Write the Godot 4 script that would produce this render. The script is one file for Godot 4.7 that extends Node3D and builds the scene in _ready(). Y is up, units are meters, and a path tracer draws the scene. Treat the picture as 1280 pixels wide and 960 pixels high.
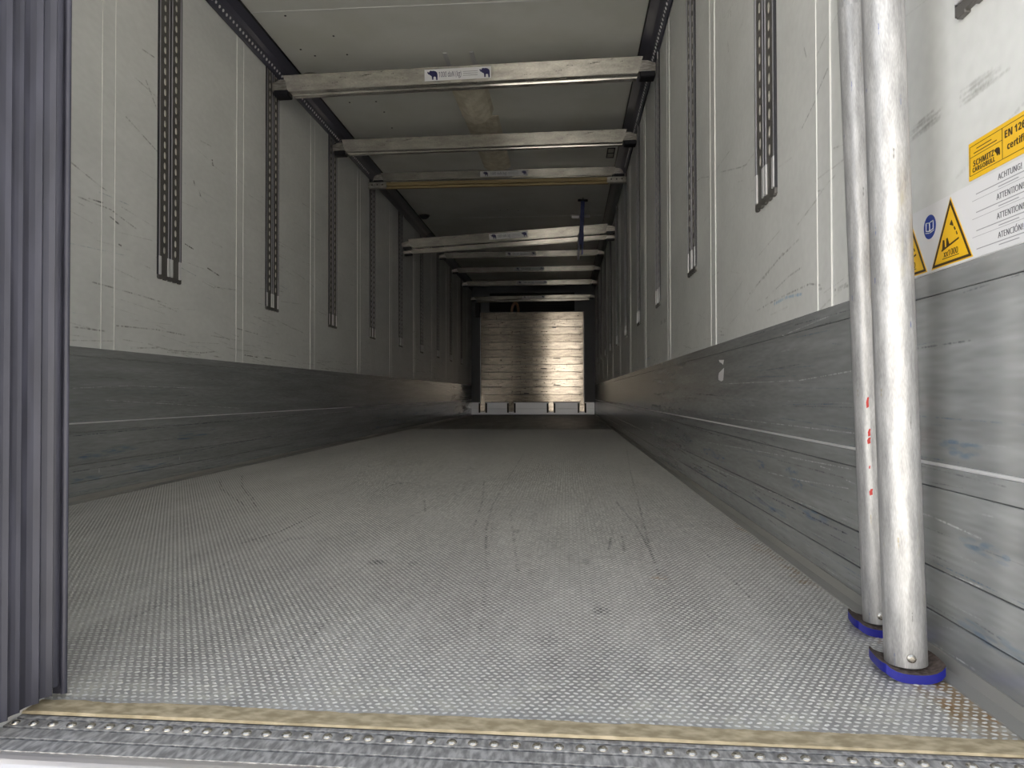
extends Node3D
# A refrigerated trailer seen through its open right rear door: floor y = 0, side walls x = -1.23 and 1.23, the front bulkhead at z = -14.32.

const W := 1.23          # half the inner width
const H := 2.59          # inner height
const KT := 0.604        # top of the aluminium kick plates
const ZR := -0.86        # rear end of the walls
const ZF := -14.32       # front wall
const PITCH := 1.2055    # spacing of the lashing tracks
const T0 := -0.8915      # the first track

var M := {}              # materials
var X := Transform3D.IDENTITY
var uvm := 0             # how uv is laid: 0 metres by the facing axis, 1 side wall, 2 kick plate, 3 floor, 4 along x
var rng := RandomNumberGenerator.new()
var taken := {}
var wob := FastNoiseLite.new()

func _ready() -> void:
	rng.seed = 7
	wob.frequency = 0.035
	camera_and_light()
	materials()
	floor_and_sill()
	ceiling()
	side_wall("wall_left", -1)
	side_wall("wall_right", 1)
	front_wall()
	rear_door()
	yard()
	tracks()
	bulkhead()
	bars()
	roof_things()
	poles()
	stickers()

func camera_and_light() -> void:
	var c := Camera3D.new()
	c.name = "camera"
	c.position = Vector3(0.66, 0.4156, 0.0)
	c.rotation = Vector3(0.0144, 0.0751, -0.0019)
	c.fov = 56.14
	c.near = 0.01
	c.far = 300.0
	add_child(c)
	var e := Environment.new()
	e.background_mode = Environment.BG_SKY
	var sm := ProceduralSkyMaterial.new()
	sm.sky_top_color = Color(0.66, 0.69, 0.74)
	sm.sky_horizon_color = Color(0.84, 0.85, 0.86)
	sm.ground_bottom_color = Color(0.45, 0.44, 0.42)
	sm.ground_horizon_color = Color(0.6, 0.59, 0.57)
	sm.sun_angle_max = 12.0
	sm.energy_multiplier = 0.72
	e.sky = Sky.new()
	e.sky.sky_material = sm
	e.tonemap_mode = Environment.TONE_MAPPER_LINEAR
	e.tonemap_exposure = 3.6
	e.sdfgi_enabled = true
	e.ssao_enabled = true
	e.ssil_enabled = true
	var we := WorldEnvironment.new()
	we.name = "world_environment"
	we.environment = e
	add_child(we)
	var sun := DirectionalLight3D.new()
	sun.name = "sun"
	sun.light_energy = 4.2
	sun.light_color = Color(1.0, 0.985, 0.96)
	sun.light_angular_distance = 1.5
	sun.shadow_enabled = true
	add_child(sun)
	sun.look_at_from_position(Vector3(4.0, 12.0, -7.0), Vector3.ZERO)

# ---------------------------------------------------------------- scene tree
func numbered(called: String) -> String:
	var n: int = taken.get(called, 0)
	taken[called] = n + 1
	return called if n == 0 else "%s_%03d" % [called, n]

func meta(o: Node, label := "", category := "", group := "", kind := "") -> void:
	if label: o.set_meta("label", label)
	if category: o.set_meta("category", category)
	if group: o.set_meta("group", group)
	if kind: o.set_meta("kind", kind)

func thing(called: String, label: String, category: String, at := Vector3.ZERO, group := "", kind := "") -> Node3D:
	var o := Node3D.new()
	o.name = numbered(called)
	add_child(o)
	o.position = at
	meta(o, label, category, group, kind)
	return o

func part(called: String, st: SurfaceTool, m: Material, parent: Node, label := "", kind := "") -> MeshInstance3D:
	var o := MeshInstance3D.new()
	o.name = called
	st.index()
	o.mesh = st.commit()
	o.material_override = m
	parent.add_child(o, true)
	meta(o, label, "", "", kind)
	return o

func copy(src: Node3D, label: String) -> Node3D:
	var c: Node3D = src.duplicate()
	c.name = numbered(str(src.name).rstrip("_0123456789"))
	add_child(c)
	c.set_meta("label", label)
	return c

# ---------------------------------------------------------------- shapes
func S() -> SurfaceTool:
	var st := SurfaceTool.new()
	st.begin(Mesh.PRIMITIVE_TRIANGLES)
	return st

func put(st: SurfaceTool, p: Vector3, n: Vector3) -> void:
	var uv := Vector2.ZERO
	if uvm == 1:
		uv = Vector2((-p.z - 0.8) / 6.1, 1.0 - (p.y - 0.6) / 2.05)
	elif uvm == 5:
		uv = Vector2((-p.z - 0.8) / 3.2, 1.0 - (p.y - 0.6) / 2.05)
	elif uvm == 2:
		uv = Vector2((-p.z - 0.8) / 6.1, 1.0 - p.y / 0.62)
	elif uvm == 3:
		uv = Vector2((p.x + W) / (2.0 * W), (-p.z - 0.85) / 13.6)
	elif uvm == 4:
		uv = Vector2(p.x, p.y + p.z)
	else:
		var a := n.abs()
		if a.y >= a.x and a.y >= a.z: uv = Vector2(p.x, p.z)
		elif a.x >= a.z: uv = Vector2(p.z, p.y)
		else: uv = Vector2(p.x, p.y)
	st.set_uv(uv)
	st.set_normal(X.basis * n)
	st.add_vertex(X * p)

func tri(st: SurfaceTool, a: Vector3, b: Vector3, c: Vector3, hint: Vector3) -> void:
	var n := (c - a).cross(b - a)
	if n.length_squared() < 1e-18: return
	n = n.normalized()
	if n.dot(hint) < 0.0:
		n = -n
		put(st, a, n); put(st, c, n); put(st, b, n)
	else:
		put(st, a, n); put(st, b, n); put(st, c, n)

func quad(st: SurfaceTool, a: Vector3, b: Vector3, c: Vector3, d: Vector3, hint: Vector3) -> void:
	tri(st, a, b, c, hint)
	tri(st, a, c, d, hint)

func strip(st: SurfaceTool, a: Vector3, b: Vector3, c: Vector3, d: Vector3, na: Vector3, nd: Vector3) -> void:
	# a smooth quad: a and b carry the normal na, c and d carry nd
	var n := (c - a).cross(b - a)
	var q := [[a, na], [b, na], [c, nd], [a, na], [c, nd], [d, nd]]
	if n.dot(na + nd) < 0.0:
		q = [[a, na], [c, nd], [b, na], [a, na], [d, nd], [c, nd]]
	for k in q: put(st, k[0], k[1])

func box(st: SurfaceTool, lo: Vector3, hi: Vector3, c := 0.0) -> void:
	var m := (lo + hi) / 2.0
	var h := (hi - lo) / 2.0
	c = minf(c, minf(h.x, minf(h.y, h.z)) * 0.9)
	for ax in 3:
		var u := (ax + 1) % 3
		var v := (ax + 2) % 3
		for s: float in [-1.0, 1.0]:
			var n := Vector3.ZERO
			n[ax] = s
			var q := []
			for k: Vector2 in [Vector2(-1, -1), Vector2(1, -1), Vector2(1, 1), Vector2(-1, 1)]:
				var p := m
				p[ax] += s * h[ax]
				p[u] += k.x * (h[u] - c)
				p[v] += k.y * (h[v] - c)
				q.append(p)
			quad(st, q[0], q[1], q[2], q[3], n)
			if c > 0.0:
				for t: float in [-1.0, 1.0]:       # the bevel between this face and the face u = t
					var n2 := Vector3.ZERO
					n2[u] = t
					var r := []
					for w: float in [-1.0, 1.0]:
						var p1 := m
						p1[ax] += s * h[ax]
						p1[u] += t * (h[u] - c)
						p1[v] += w * (h[v] - c)
						var p2 := m
						p2[ax] += s * (h[ax] - c)
						p2[u] += t * h[u]
						p2[v] += w * (h[v] - c)
						r.append(p1)
						r.append(p2)
					quad(st, r[0], r[1], r[3], r[2], (n + n2).normalized())
	if c > 0.0:
		for sx: float in [-1.0, 1.0]:
			for sy: float in [-1.0, 1.0]:
				for sz: float in [-1.0, 1.0]:
					var o := m + Vector3(sx * h.x, sy * h.y, sz * h.z)
					tri(st, o - Vector3(0, sy * c, sz * c), o - Vector3(sx * c, 0, sz * c), o - Vector3(sx * c, sy * c, 0), Vector3(sx, sy, sz))

func prism(st: SurfaceTool, poly: PackedVector2Array, d0: float, d1: float, o: Vector3, u: Vector3, v: Vector3, w: Vector3) -> void:
	# the outline poly in the plane u, v, pushed from d0 to d1 along w
	var mid := Vector2.ZERO
	for p in poly: mid += p / poly.size()
	var at := func(p: Vector2, d: float) -> Vector3: return o + u * p.x + v * p.y + w * d
	var ccw := not Geometry2D.is_polygon_clockwise(poly)
	for i in poly.size():
		var a := poly[i]
		var b := poly[(i + 1) % poly.size()]
		var e := (b - a)
		var n2 := Vector2(e.y, -e.x) * (1.0 if ccw else -1.0)
		quad(st, at.call(a, d0), at.call(b, d0), at.call(b, d1), at.call(a, d1), u * n2.x + v * n2.y)
	var ix := Geometry2D.triangulate_polygon(poly)
	for i in range(0, ix.size(), 3):
		tri(st, at.call(poly[ix[i]], d0), at.call(poly[ix[i + 1]], d0), at.call(poly[ix[i + 2]], d0), -w * signf(d1 - d0))
		tri(st, at.call(poly[ix[i]], d1), at.call(poly[ix[i + 1]], d1), at.call(poly[ix[i + 2]], d1), w * signf(d1 - d0))

func lathe(st: SurfaceTool, prof: Array, seg: int, o: Vector3, up: Vector3) -> void:
	# prof: [radius, height] pairs turned round the axis up through o; each band is smooth round the axis
	var side := up.cross(Vector3(0.31, 0.2, 0.93)).normalized()
	var side2 := up.cross(side)
	for k in prof.size() - 1:
		var r0: float = prof[k][0]
		var r1: float = prof[k + 1][0]
		var y0: float = prof[k][1]
		var y1: float = prof[k + 1][1]
		var sl := Vector2(y1 - y0, r0 - r1).normalized()
		for i in seg:
			var a := TAU * i / seg
			var b := TAU * (i + 1) / seg
			var da := side * cos(a) + side2 * sin(a)
			var db := side * cos(b) + side2 * sin(b)
			var na := (da * sl.x + up * sl.y)
			var nb := (db * sl.x + up * sl.y)
			var p := [o + da * r0 + up * y0, o + da * r1 + up * y1, o + db * r1 + up * y1, o + db * r0 + up * y0]
			strip(st, p[0], p[1], p[2], p[3], na, nb)

func tube(st: SurfaceTool, pts: Array, r: float, seg := 10) -> void:
	for k in pts.size() - 1:
		var a: Vector3 = pts[k]
		var b: Vector3 = pts[k + 1]
		lathe(st, [[0.0, 0.0], [r, 0.0], [r, a.distance_to(b)], [0.0, a.distance_to(b)]], seg, a, (b - a).normalized())

func circle(r: float, n: int, o := Vector2.ZERO) -> PackedVector2Array:
	var p := PackedVector2Array()
	for i in n: p.append(o + Vector2(cos(TAU * i / n), sin(TAU * i / n)) * r)
	return p

func letters(called: String, text: String, em: float, m: Material, parent: Node, at: Vector3, turn: Vector3, bold := false) -> MeshInstance3D:
	var t := TextMesh.new()
	var f := SystemFont.new()
	f.font_names = PackedStringArray(["Droid Sans"])
	f.font_weight = 700 if bold else 400
	t.font = f
	t.text = text
	t.font_size = 32
	t.pixel_size = em / 32.0
	t.depth = 0.0004
	t.curve_step = 2.0
	var o := MeshInstance3D.new()
	o.name = called
	o.mesh = t
	o.material_override = m
	parent.add_child(o, true)
	o.position = at
	o.rotation = turn
	return o

# ---------------------------------------------------------------- textures and materials
func grain(w: int, h: int, base: Color, coarse: float, fine: float, fx: float, fy: float, sd: int) -> Image:
	var im := Image.create_empty(w, h, false, Image.FORMAT_RGB8)
	var n := FastNoiseLite.new()
	n.seed = sd
	n.frequency = 1.0
	n.fractal_octaves = 4
	var n2 := FastNoiseLite.new()
	n2.seed = sd + 9
	n2.frequency = 1.0
	n2.fractal_octaves = 2
	for y in h:
		for x in w:
			var k := 1.0 + coarse * n.get_noise_2d(x * fx, y * fy) + fine * n2.get_noise_2d(x * fx * 9.0, y * fy * 9.0)
			im.set_pixel(x, y, Color(base.r * k, base.g * k, base.b * k))
	return im

func dab(im: Image, cx: float, cy: float, rx: float, ry: float, col: Color, a: float) -> void:
	for y in range(maxi(0, int(cy - ry)), mini(im.get_height(), int(cy + ry) + 2)):
		for x in range(maxi(0, int(cx - rx)), mini(im.get_width(), int(cx + rx) + 2)):
			var d := Vector2((x - cx) / rx, (y - cy) / ry).length()
			if d < 1.0:
				var c := im.get_pixel(x, y)
				im.set_pixel(x, y, c.lerp(col, a * clampf((1.0 - d) * 2.5, 0.0, 1.0)))

func stroke(im: Image, pts: Array, r: float, col: Color, a: float, broken := 0.25) -> void:
	# a scuff or scratch through pixel points, broken up and of uneven strength
	var off := rng.randf() * 9000.0
	for k in pts.size() - 1:
		var p: Vector2 = pts[k]
		var q: Vector2 = pts[k + 1]
		var n := maxi(2, int(p.distance_to(q) / (r * 0.8)))
		for i in n:
			if rng.randf() < broken: continue
			var c := p.lerp(q, (i + rng.randf()) / n)
			dab(im, c.x, c.y, r * rng.randf_range(0.7, 1.2), r * rng.randf_range(0.6, 1.1), col, a * clampf(0.55 + wob.get_noise_2d(off + k * 70.0 + i * 0.9 * r, 5.0) * 1.3, 0.05, 1.0))

func blotch(im: Image, c: Vector2, rx: float, ry: float, n: int, col: Color, a: float) -> void:
	for i in n:
		var t := rng.randf() * TAU
		var d := sqrt(rng.randf())
		dab(im, c.x + cos(t) * rx * d, c.y + sin(t) * ry * d, rng.randf_range(0.5, 1.0) * rx * 0.28 + 1.0, rng.randf_range(0.4, 1.0) * ry * 0.28 + 1.0, col, a * rng.randf())

func tex(im: Image) -> ImageTexture:
	return ImageTexture.create_from_image(im)

func mat(called: String, col: Color, rough: float, metal := 0.0) -> StandardMaterial3D:
	var m := StandardMaterial3D.new()
	m.resource_name = called
	m.albedo_color = col
	m.roughness = rough
	m.metallic = metal
	M[called] = m
	return m

func noise(freq: float, sd: int, lo: Color, hi: Color, oct := 4, size := 512) -> NoiseTexture2D:
	var t := NoiseTexture2D.new()
	t.width = size
	t.height = size
	t.seamless = true
	var n := FastNoiseLite.new()
	n.seed = sd
	n.frequency = freq
	n.fractal_octaves = oct
	t.noise = n
	var g := Gradient.new()
	g.offsets = PackedFloat32Array([0.25, 0.75])
	g.colors = PackedColorArray([lo, hi])
	t.color_ramp = g
	return t

func worn(m: StandardMaterial3D, t: Texture2D, scale: Vector3) -> void:
	m.albedo_texture = t
	m.uv1_triplanar = true
	m.uv1_world_triplanar = true
	m.uv1_scale = scale

func wall_px(z: float, y: float, im: Image) -> Vector2:
	return Vector2((-z - 0.8) / 6.1 * im.get_width(), (1.0 - (y - 0.6) / 2.05) * im.get_height())

func wall_px_right(z: float, y: float, im: Image) -> Vector2:
	return Vector2((-z - 0.8) / 3.2 * im.get_width(), (1.0 - (y - 0.6) / 2.05) * im.get_height())

func kick_px(z: float, y: float, im: Image) -> Vector2:
	return Vector2((-z - 0.8) / 6.1 * im.get_width(), (1.0 - y / 0.62) * im.get_height())

func floor_px(x: float, z: float, im: Image) -> Vector2:
	return Vector2((x + W) / (2.0 * W) * im.get_width(), (-z - 0.85) / 13.6 * im.get_height())

func path(f: Callable, im: Image, a: Array) -> Array:
	var out := []
	for i in range(0, a.size(), 2): out.append(f.call(a[i], a[i + 1], im))
	return out

func big(im: Image, w: int, h: int) -> Image:
	im.resize(w, h, Image.INTERPOLATE_CUBIC)
	return im

func materials() -> void:
	var dark := Color(0.26, 0.26, 0.26)
	# white wall panels, with the scuffs where the photograph has them: [z, y, z, y ...]
	var wr := big(grain(512, 256, Color(0.845, 0.85, 0.845), 0.035, 0.02, 0.02, 0.03, 3), 2048, 1280)
	for s in [[-2.21, 0.667, -2.1, 0.672, -1.967, 0.675, -1.744, 0.676, -1.66, 0.66], [-2.12, 0.69, -1.9, 0.72, -1.8, 0.725]]:
		stroke(wr, path(wall_px_right, wr, s), 2.2, dark, 0.3, 0.4)
	for s in [[-2.3, 0.73, -2.0, 0.78, -1.8, 0.8], [-2.15, 0.75, -1.95, 0.79], [-1.68, 0.654, -1.64, 0.65], [-1.57, 0.635, -1.51, 0.637], [-1.59, 0.638, -1.52, 0.642], [-2.78, 0.64, -2.65, 0.63], [-2.76, 0.655, -2.7, 0.645]]:
		stroke(wr, path(wall_px_right, wr, s), 2.6, Color(0.4, 0.4, 0.39), 0.3, 0.4)
	stroke(wr, path(wall_px_right, wr, [-2.04, 0.665, -1.92, 0.668, -1.802, 0.66]), 3.5, Color(0.5, 0.65, 0.78), 0.5, 0.3)
	for s in [[-3.4, 1.378, -3.1, 1.336, -2.9, 1.28], [-2.7, 1.237, -2.4, 1.16, -2.32, 1.145], [-2.58, 1.66, -2.57, 1.62], [-2.53, 1.75, -2.54, 1.68], [-1.79, 1.063, -1.7, 1.09, -1.6, 1.13], [-1.77, 1.25, -1.755, 1.22]]:
		stroke(wr, path(wall_px_right, wr, s), 2.0, dark, 0.3, 0.2)
	for i in 40:
		var y := rng.randf_range(-0.012, 0.012)
		var z := -1.245 + rng.randf_range(0.0, 0.06)
		stroke(wr, path(wall_px_right, wr, [z, 0.847 + y, z + 0.05, 0.849 + y]), 2.0, Color(0.5, 0.5, 0.49), 0.09, 0.2)
		z = -1.095 + rng.randf_range(0.0, 0.08)
		stroke(wr, path(wall_px_right, wr, [z, 0.845 + y, z + 0.05, 0.845 + y]), 2.0, Color(0.52, 0.52, 0.5), 0.08, 0.2)
	for i in 90:
		var z := rng.randf_range(-0.9, -3.9)
		var y := 0.62 + 1.4 * pow(rng.randf(), 2.0)
		var l := rng.randf_range(0.04, 0.3)
		stroke(wr, path(wall_px_right, wr, [z, y, z - l, y + l * rng.randf_range(-0.3, 0.25)]), rng.randf_range(1.0, 2.4), Color(0.55, 0.55, 0.53), rng.randf_range(0.08, 0.3), 0.2)
	var mw := mat("white_panel_right", Color.WHITE, 0.42)
	mw.albedo_texture = tex(wr)
	var wl := big(grain(512, 256, Color(0.845, 0.85, 0.845), 0.035, 0.02, 0.02, 0.03, 13), 2048, 1024)
	for s in [[-2.72, 1.2, -2.8, 1.205], [-2.85, 1.16, -2.93, 1.14], [-2.9, 1.06, -2.93, 1.055], [-3.72, 1.68, -3.73, 1.65], [-3.53, 1.51, -3.54, 1.49], [-3.58, 1.48, -3.6, 1.45], [-3.45, 1.17, -3.53, 1.16], [-3.67, 1.09, -3.8, 1.07], [-4.12, 0.652, -4.3, 0.648], [-4.4, 0.652, -4.5, 0.65]]:
		stroke(wl, path(wall_px, wl, s), 2.2, dark, 0.8, 0.1)
	for s in [[-2.62, 1.31, -2.83, 1.26], [-2.66, 1.19, -2.86, 1.19, -3.05, 1.15], [-2.9, 0.71, -3.2, 0.72, -3.45, 0.715], [-2.63, 0.68, -2.82, 0.68], [-2.75, 0.87, -3.1, 0.86, -3.3, 0.85], [-3.3, 0.63, -3.62, 0.636, -3.75, 0.65], [-3.08, 1.97, -3.2, 1.98], [-3.1, 1.85, -3.2, 1.74], [-2.96, 1.62, -3.2, 1.55], [-4.0, 0.8, -4.3, 0.79], [-3.75, 1.0, -4.0, 1.02]]:
		stroke(wl, path(wall_px, wl, s), 2.2, Color(0.4, 0.4, 0.39), 0.4, 0.2)
	for i in 170:
		var z := rng.randf_range(-2.4, -6.8)
		var y := 0.62 + 1.2 * pow(rng.randf(), 2.2)
		var l := rng.randf_range(0.05, 0.4)
		stroke(wl, path(wall_px, wl, [z, y, z - l, y + l * rng.randf_range(-0.16, 0.1)]), rng.randf_range(1.0, 2.2), [Color(0.45, 0.45, 0.43), Color(0.5, 0.55, 0.6)][int(rng.randf() < 0.15)], rng.randf_range(0.1, 0.32), 0.2)
	mw = mat("white_panel_left", Color.WHITE, 0.42)
	mw.albedo_texture = tex(wl)
	mw = mat("white_trim", Color(0.88, 0.88, 0.87), 0.35)
	mw = mat("ceiling_white", Color(0.89, 0.89, 0.87), 0.45)
	worn(mw, noise(0.008, 5, Color(0.965, 0.965, 0.955), Color(1, 1, 1)), Vector3(0.4, 0.4, 0.4))
	# kick plates
	var kk := [Color(0.61, 0.62, 0.625), Color(0.61, 0.62, 0.625)]
	for side in 2:
		var kp := big(grain(512, 128, kk[side], 0.10, 0.06, 0.012, 0.09, 21 + side), 2048, 512)
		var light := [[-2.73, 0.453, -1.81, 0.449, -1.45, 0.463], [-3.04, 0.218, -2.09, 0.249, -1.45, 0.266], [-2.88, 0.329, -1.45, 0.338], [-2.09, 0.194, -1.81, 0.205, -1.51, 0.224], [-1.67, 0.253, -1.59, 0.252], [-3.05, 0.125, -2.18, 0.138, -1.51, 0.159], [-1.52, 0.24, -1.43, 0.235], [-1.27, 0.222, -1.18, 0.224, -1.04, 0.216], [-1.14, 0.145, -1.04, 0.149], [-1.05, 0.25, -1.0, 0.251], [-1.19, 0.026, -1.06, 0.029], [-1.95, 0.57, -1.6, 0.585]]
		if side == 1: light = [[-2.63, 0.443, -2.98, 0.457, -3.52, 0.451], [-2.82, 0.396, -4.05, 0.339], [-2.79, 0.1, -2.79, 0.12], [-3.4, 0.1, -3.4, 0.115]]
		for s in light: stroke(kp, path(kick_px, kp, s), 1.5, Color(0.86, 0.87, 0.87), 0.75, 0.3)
		for s in [[-2.63, 0.121, -3.23, 0.124, -4.51, 0.151], [-2.63, 0.259, -4.58, 0.277], [-2.27, 0.114, -2.02, 0.093], [-2.27, 0.125, -1.5, 0.13]]: stroke(kp, path(kick_px, kp, s), 1.6, Color(0.24, 0.26, 0.3), 0.6, 0.3)
		for s in [[-2.18, 0.209, 0.05], [-1.875, 0.218, 0.05], [-1.84, 0.19, 0.05], [-1.09, 0.337, 0.05], [-1.035, 0.199, 0.06], [-1.76, 0.136, 0.12], [-1.02, 0.084, 0.08], [-2.77, 0.177, 0.12], [-2.93, 0.184, 0.12], [-3.5, 0.208, 0.2], [-2.7, 0.085, 0.1], [-3.1, 0.088, 0.2], [-2.1, 0.1, 0.2]]:
			var p := kick_px(s[0], s[1], kp)
			blotch(kp, p, s[2] / 6.1 * 2048.0, 11.0, 24, Color(0.36, 0.47, 0.6), 0.3)
		for i in 420:
			var z := rng.randf_range(-0.85, -6.8)
			var y := 0.02 + 0.58 * pow(rng.randf(), 1.7)
			var l := rng.randf_range(0.04, 0.55)
			stroke(kp, path(kick_px, kp, [z, y, z - l, y + rng.randf_range(-0.008, 0.008)]), rng.randf_range(0.8, 1.5), [Color(0.78, 0.79, 0.79), Color(0.3, 0.31, 0.33), Color(0.35, 0.44, 0.55)][rng.randi() % 3], rng.randf_range(0.1, 0.5), 0.35)
		var mk := mat("kick_right" if side == 0 else "kick_left", Color.WHITE, 0.22, 0.3)
		mk.albedo_texture = tex(kp)
	# the floor
	var fl := big(grain(512, 1024, Color(0.7, 0.69, 0.67), 0.14, 0.07, 0.02, 0.012, 31), 1024, 2048)
	for s in [[0.36, -5.12, 0.37, -3.85, 0.38, -2.72, 0.41, -2.23, 0.46, -1.76], [1.14, -5.88, 1.0, -3.89, 0.92, -2.57, 0.88, -1.92, 0.87, -1.67], [0.26, -3.48, 0.33, -2.82, 0.37, -2.23], [-1.06, -3.47, -0.87, -3.09, -0.55, -2.63], [-1.0, -3.58, -0.8, -3.15, -0.6, -2.81, -0.49, -2.59], [0.8, -2.23, 0.77, -1.94], [0.82, -2.13, 0.81, -1.92], [0.85, -2.81, 0.88, -2.27, 0.88, -1.92], [0.1, -2.81, 0.16, -2.52], [-0.21, -2.5, -0.21, -2.13, -0.25, -1.95]]:
		stroke(fl, path(floor_px, fl, s), 2.0, Color(0.16, 0.16, 0.15), 0.7, 0.1)
	stroke(fl, path(floor_px, fl, [-0.16, -3.21, -0.12, -3.33, -0.02, -3.37]), 6.0, Color(0.2, 0.2, 0.19), 0.6, 0.2)
	for s in [[0.17, -1.76, 0.29, -1.75], [0.42, -2.23, 0.52, -2.18], [0.66, -1.86, 0.72, -1.78], [0.7, -1.4, 0.75, -1.39]]:
		stroke(fl, path(floor_px, fl, s), 6.0, Color(0.3, 0.3, 0.29), 0.5, 0.3)
	for i in 260:
		var x := rng.randf_range(-1.2, 1.2)
		var z := rng.randf_range(-0.9, -13.0)
		var l := rng.randf_range(0.1, 1.2)
		stroke(fl, path(floor_px, fl, [x, z, x + l * rng.randf_range(-0.12, 0.12), z - l]), rng.randf_range(1.0, 2.5), [Color(0.3, 0.29, 0.28), Color(0.68, 0.67, 0.65)][int(rng.randf() < 0.4)], rng.randf_range(0.1, 0.4), 0.3)
	for i in 60:   # patches of dirt and of pale dust
		blotch(fl, floor_px(rng.randf_range(-1.2, 1.2), rng.randf_range(-1.0, -12.0), fl), rng.randf_range(15.0, 70.0), rng.randf_range(6.0, 26.0), 14, [Color(0.45, 0.44, 0.43), Color(0.74, 0.73, 0.71)][int(rng.randf() < 0.4)], 0.22)
	for s in [[1.19, -1.05], [1.2, -0.98], [1.17, -1.0], [1.21, -1.3], [1.2, -1.7], [1.2, -1.95], [1.21, -2.3]]:
		blotch(fl, floor_px(s[0], s[1], fl), 17.0, 16.0, 26, Color(0.62, 0.5, 0.34), 0.4)
	for s in [[1.165, -1.01], [1.215, -0.97], [1.2, -1.06], [0.87, -1.66]]:
		blotch(fl, floor_px(s[0], s[1], fl), 9.0, 3.0, 12, Color(0.68, 0.48, 0.25), 0.35)
	for i in 50:
		blotch(fl, floor_px(rng.randf_range(-0.2, 1.2), rng.randf_range(-0.9, -1.04), fl), 20.0, 3.0, 10, Color(0.82, 0.81, 0.76), 0.5)
	var mf := mat("floor_plate", Color.WHITE, 0.5, 0.15)
	mf.albedo_texture = tex(fl)
	mf = mat("floor_stud", Color(0.83, 0.825, 0.81), 0.36, 0.3)
	# bare metals
	var al := mat("aluminium", Color(0.78, 0.77, 0.75), 0.34, 0.85)
	worn(al, noise(0.02, 41, Color(0.78, 0.77, 0.75), Color(1, 1, 1)), Vector3(1.5, 9.0, 9.0))
	al = mat("bar_aluminium", Color(0.95, 0.94, 0.92), 0.22, 0.7)
	var bt := big(grain(256, 64, Color(0.86, 0.85, 0.83), 0.14, 0.08, 0.03, 0.12, 51), 1024, 256)
	for i in 60:
		var p := Vector2(rng.randf() * 1024.0, rng.randf() * 256.0)
		stroke(bt, [p, p + Vector2(rng.randf_range(4.0, 40.0), rng.randf_range(-4.0, 4.0))], rng.randf_range(1.5, 4.0), Color(0.2, 0.19, 0.17), rng.randf_range(0.2, 0.8), 0.3)
	al.albedo_texture = tex(bt)
	al.uv1_scale = Vector3(0.7, 2.6, 1.0)
	al.anisotropy_enabled = true
	al.anisotropy = -0.9
	mat("rivet_metal", Color(0.8, 0.78, 0.74), 0.25, 0.9)
	mat("rib_metal", Color(0.86, 0.86, 0.87), 0.35, 0.3)
	mat("track_steel", Color(0.40, 0.39, 0.38), 0.45, 0.3)
	mat("flange_metal", Color(0.62, 0.62, 0.65), 0.4, 0.3)
	mat("track_back", Color(0.66, 0.65, 0.62), 0.5)
	mat("track_groove", Color(0.2, 0.2, 0.22), 0.5, 0.3)
	mat("fitting_black", Color(0.1, 0.1, 0.13), 0.5, 0.3)
	mat("cove_blue", Color(0.29, 0.29, 0.345), 0.42, 0.1)
	mat("cove_grey", Color(0.46, 0.46, 0.47), 0.4, 0.2)
	mat("front_grey", Color(0.40, 0.41, 0.43), 0.5)
	mat("skirting", Color(0.6, 0.595, 0.575), 0.5, 0.15)
	mat("rail_white", Color(0.8, 0.81, 0.84), 0.35, 0.4)
	mat("dark_opening", Color(0.07, 0.07, 0.075), 0.7)
	mat("black_plastic", Color(0.05, 0.05, 0.05), 0.5)
	mat("seal_dark", Color(0.11, 0.11, 0.13), 0.7)
	var g := mat("gasket", Color(0.23, 0.23, 0.275), 0.55)
	worn(g, noise(0.03, 61, Color(0.8, 0.8, 0.8), Color(1, 1, 1)), Vector3(2.5, 0.35, 2.5))
	mat("door_skin", Color(0.8, 0.8, 0.79), 0.45)
	var sl := mat("sealant", Color(0.78, 0.72, 0.6), 0.75)
	worn(sl, noise(0.04, 65, Color(0.8, 0.79, 0.76), Color(1, 1, 1)), Vector3(1.5, 1.5, 2.5))
	var th := mat("sill_metal", Color(0.76, 0.75, 0.74), 0.42, 0.15)
	worn(th, noise(0.03, 66, Color(0.7, 0.7, 0.7), Color(1, 1, 1)), Vector3(6.0, 3.0, 2.0))
	mat("nose_metal", Color(0.86, 0.84, 0.83), 0.3, 0.7)
	# bulkhead planks in four tones of the same dented aluminium
	for i in 4:
		var pt := big(grain(256, 64, Color(0.80 - 0.03 * i, 0.76 - 0.03 * i, 0.71 - 0.03 * i), 0.2, 0.16, 0.03, 0.06, 70 + i), 512, 128)
		for k in 44:
			var p := Vector2(rng.randf() * 512.0, rng.randf() * 128.0)
			stroke(pt, [p, p + Vector2(rng.randf_range(2.0, 30.0), rng.randf_range(-4.0, 4.0))], rng.randf_range(1.5, 4.5), Color(0.14, 0.11, 0.09), rng.randf_range(0.3, 1.0), 0.2)
		for k in 16:
			var p := Vector2(rng.randf() * 512.0, rng.randf() * 128.0)
			stroke(pt, [p, p + Vector2(rng.randf_range(-2.0, 2.0), rng.randf_range(12.0, 60.0))], 1.8, Color(0.2, 0.17, 0.14), rng.randf_range(0.3, 0.8), 0.2)
		var pm := mat("plank_%d" % i, Color.WHITE, 0.18, 0.6)
		pm.albedo_texture = tex(pt)
		pm.uv1_scale = Vector3(0.5, 4.0, 1.0)
		pm.anisotropy_enabled = true
		pm.anisotropy = -0.95
	# poles
	var po := big(grain(256, 512, Color(0.67, 0.67, 0.675), 0.16, 0.1, 0.05, 0.02, 81), 512, 1024)
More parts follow.
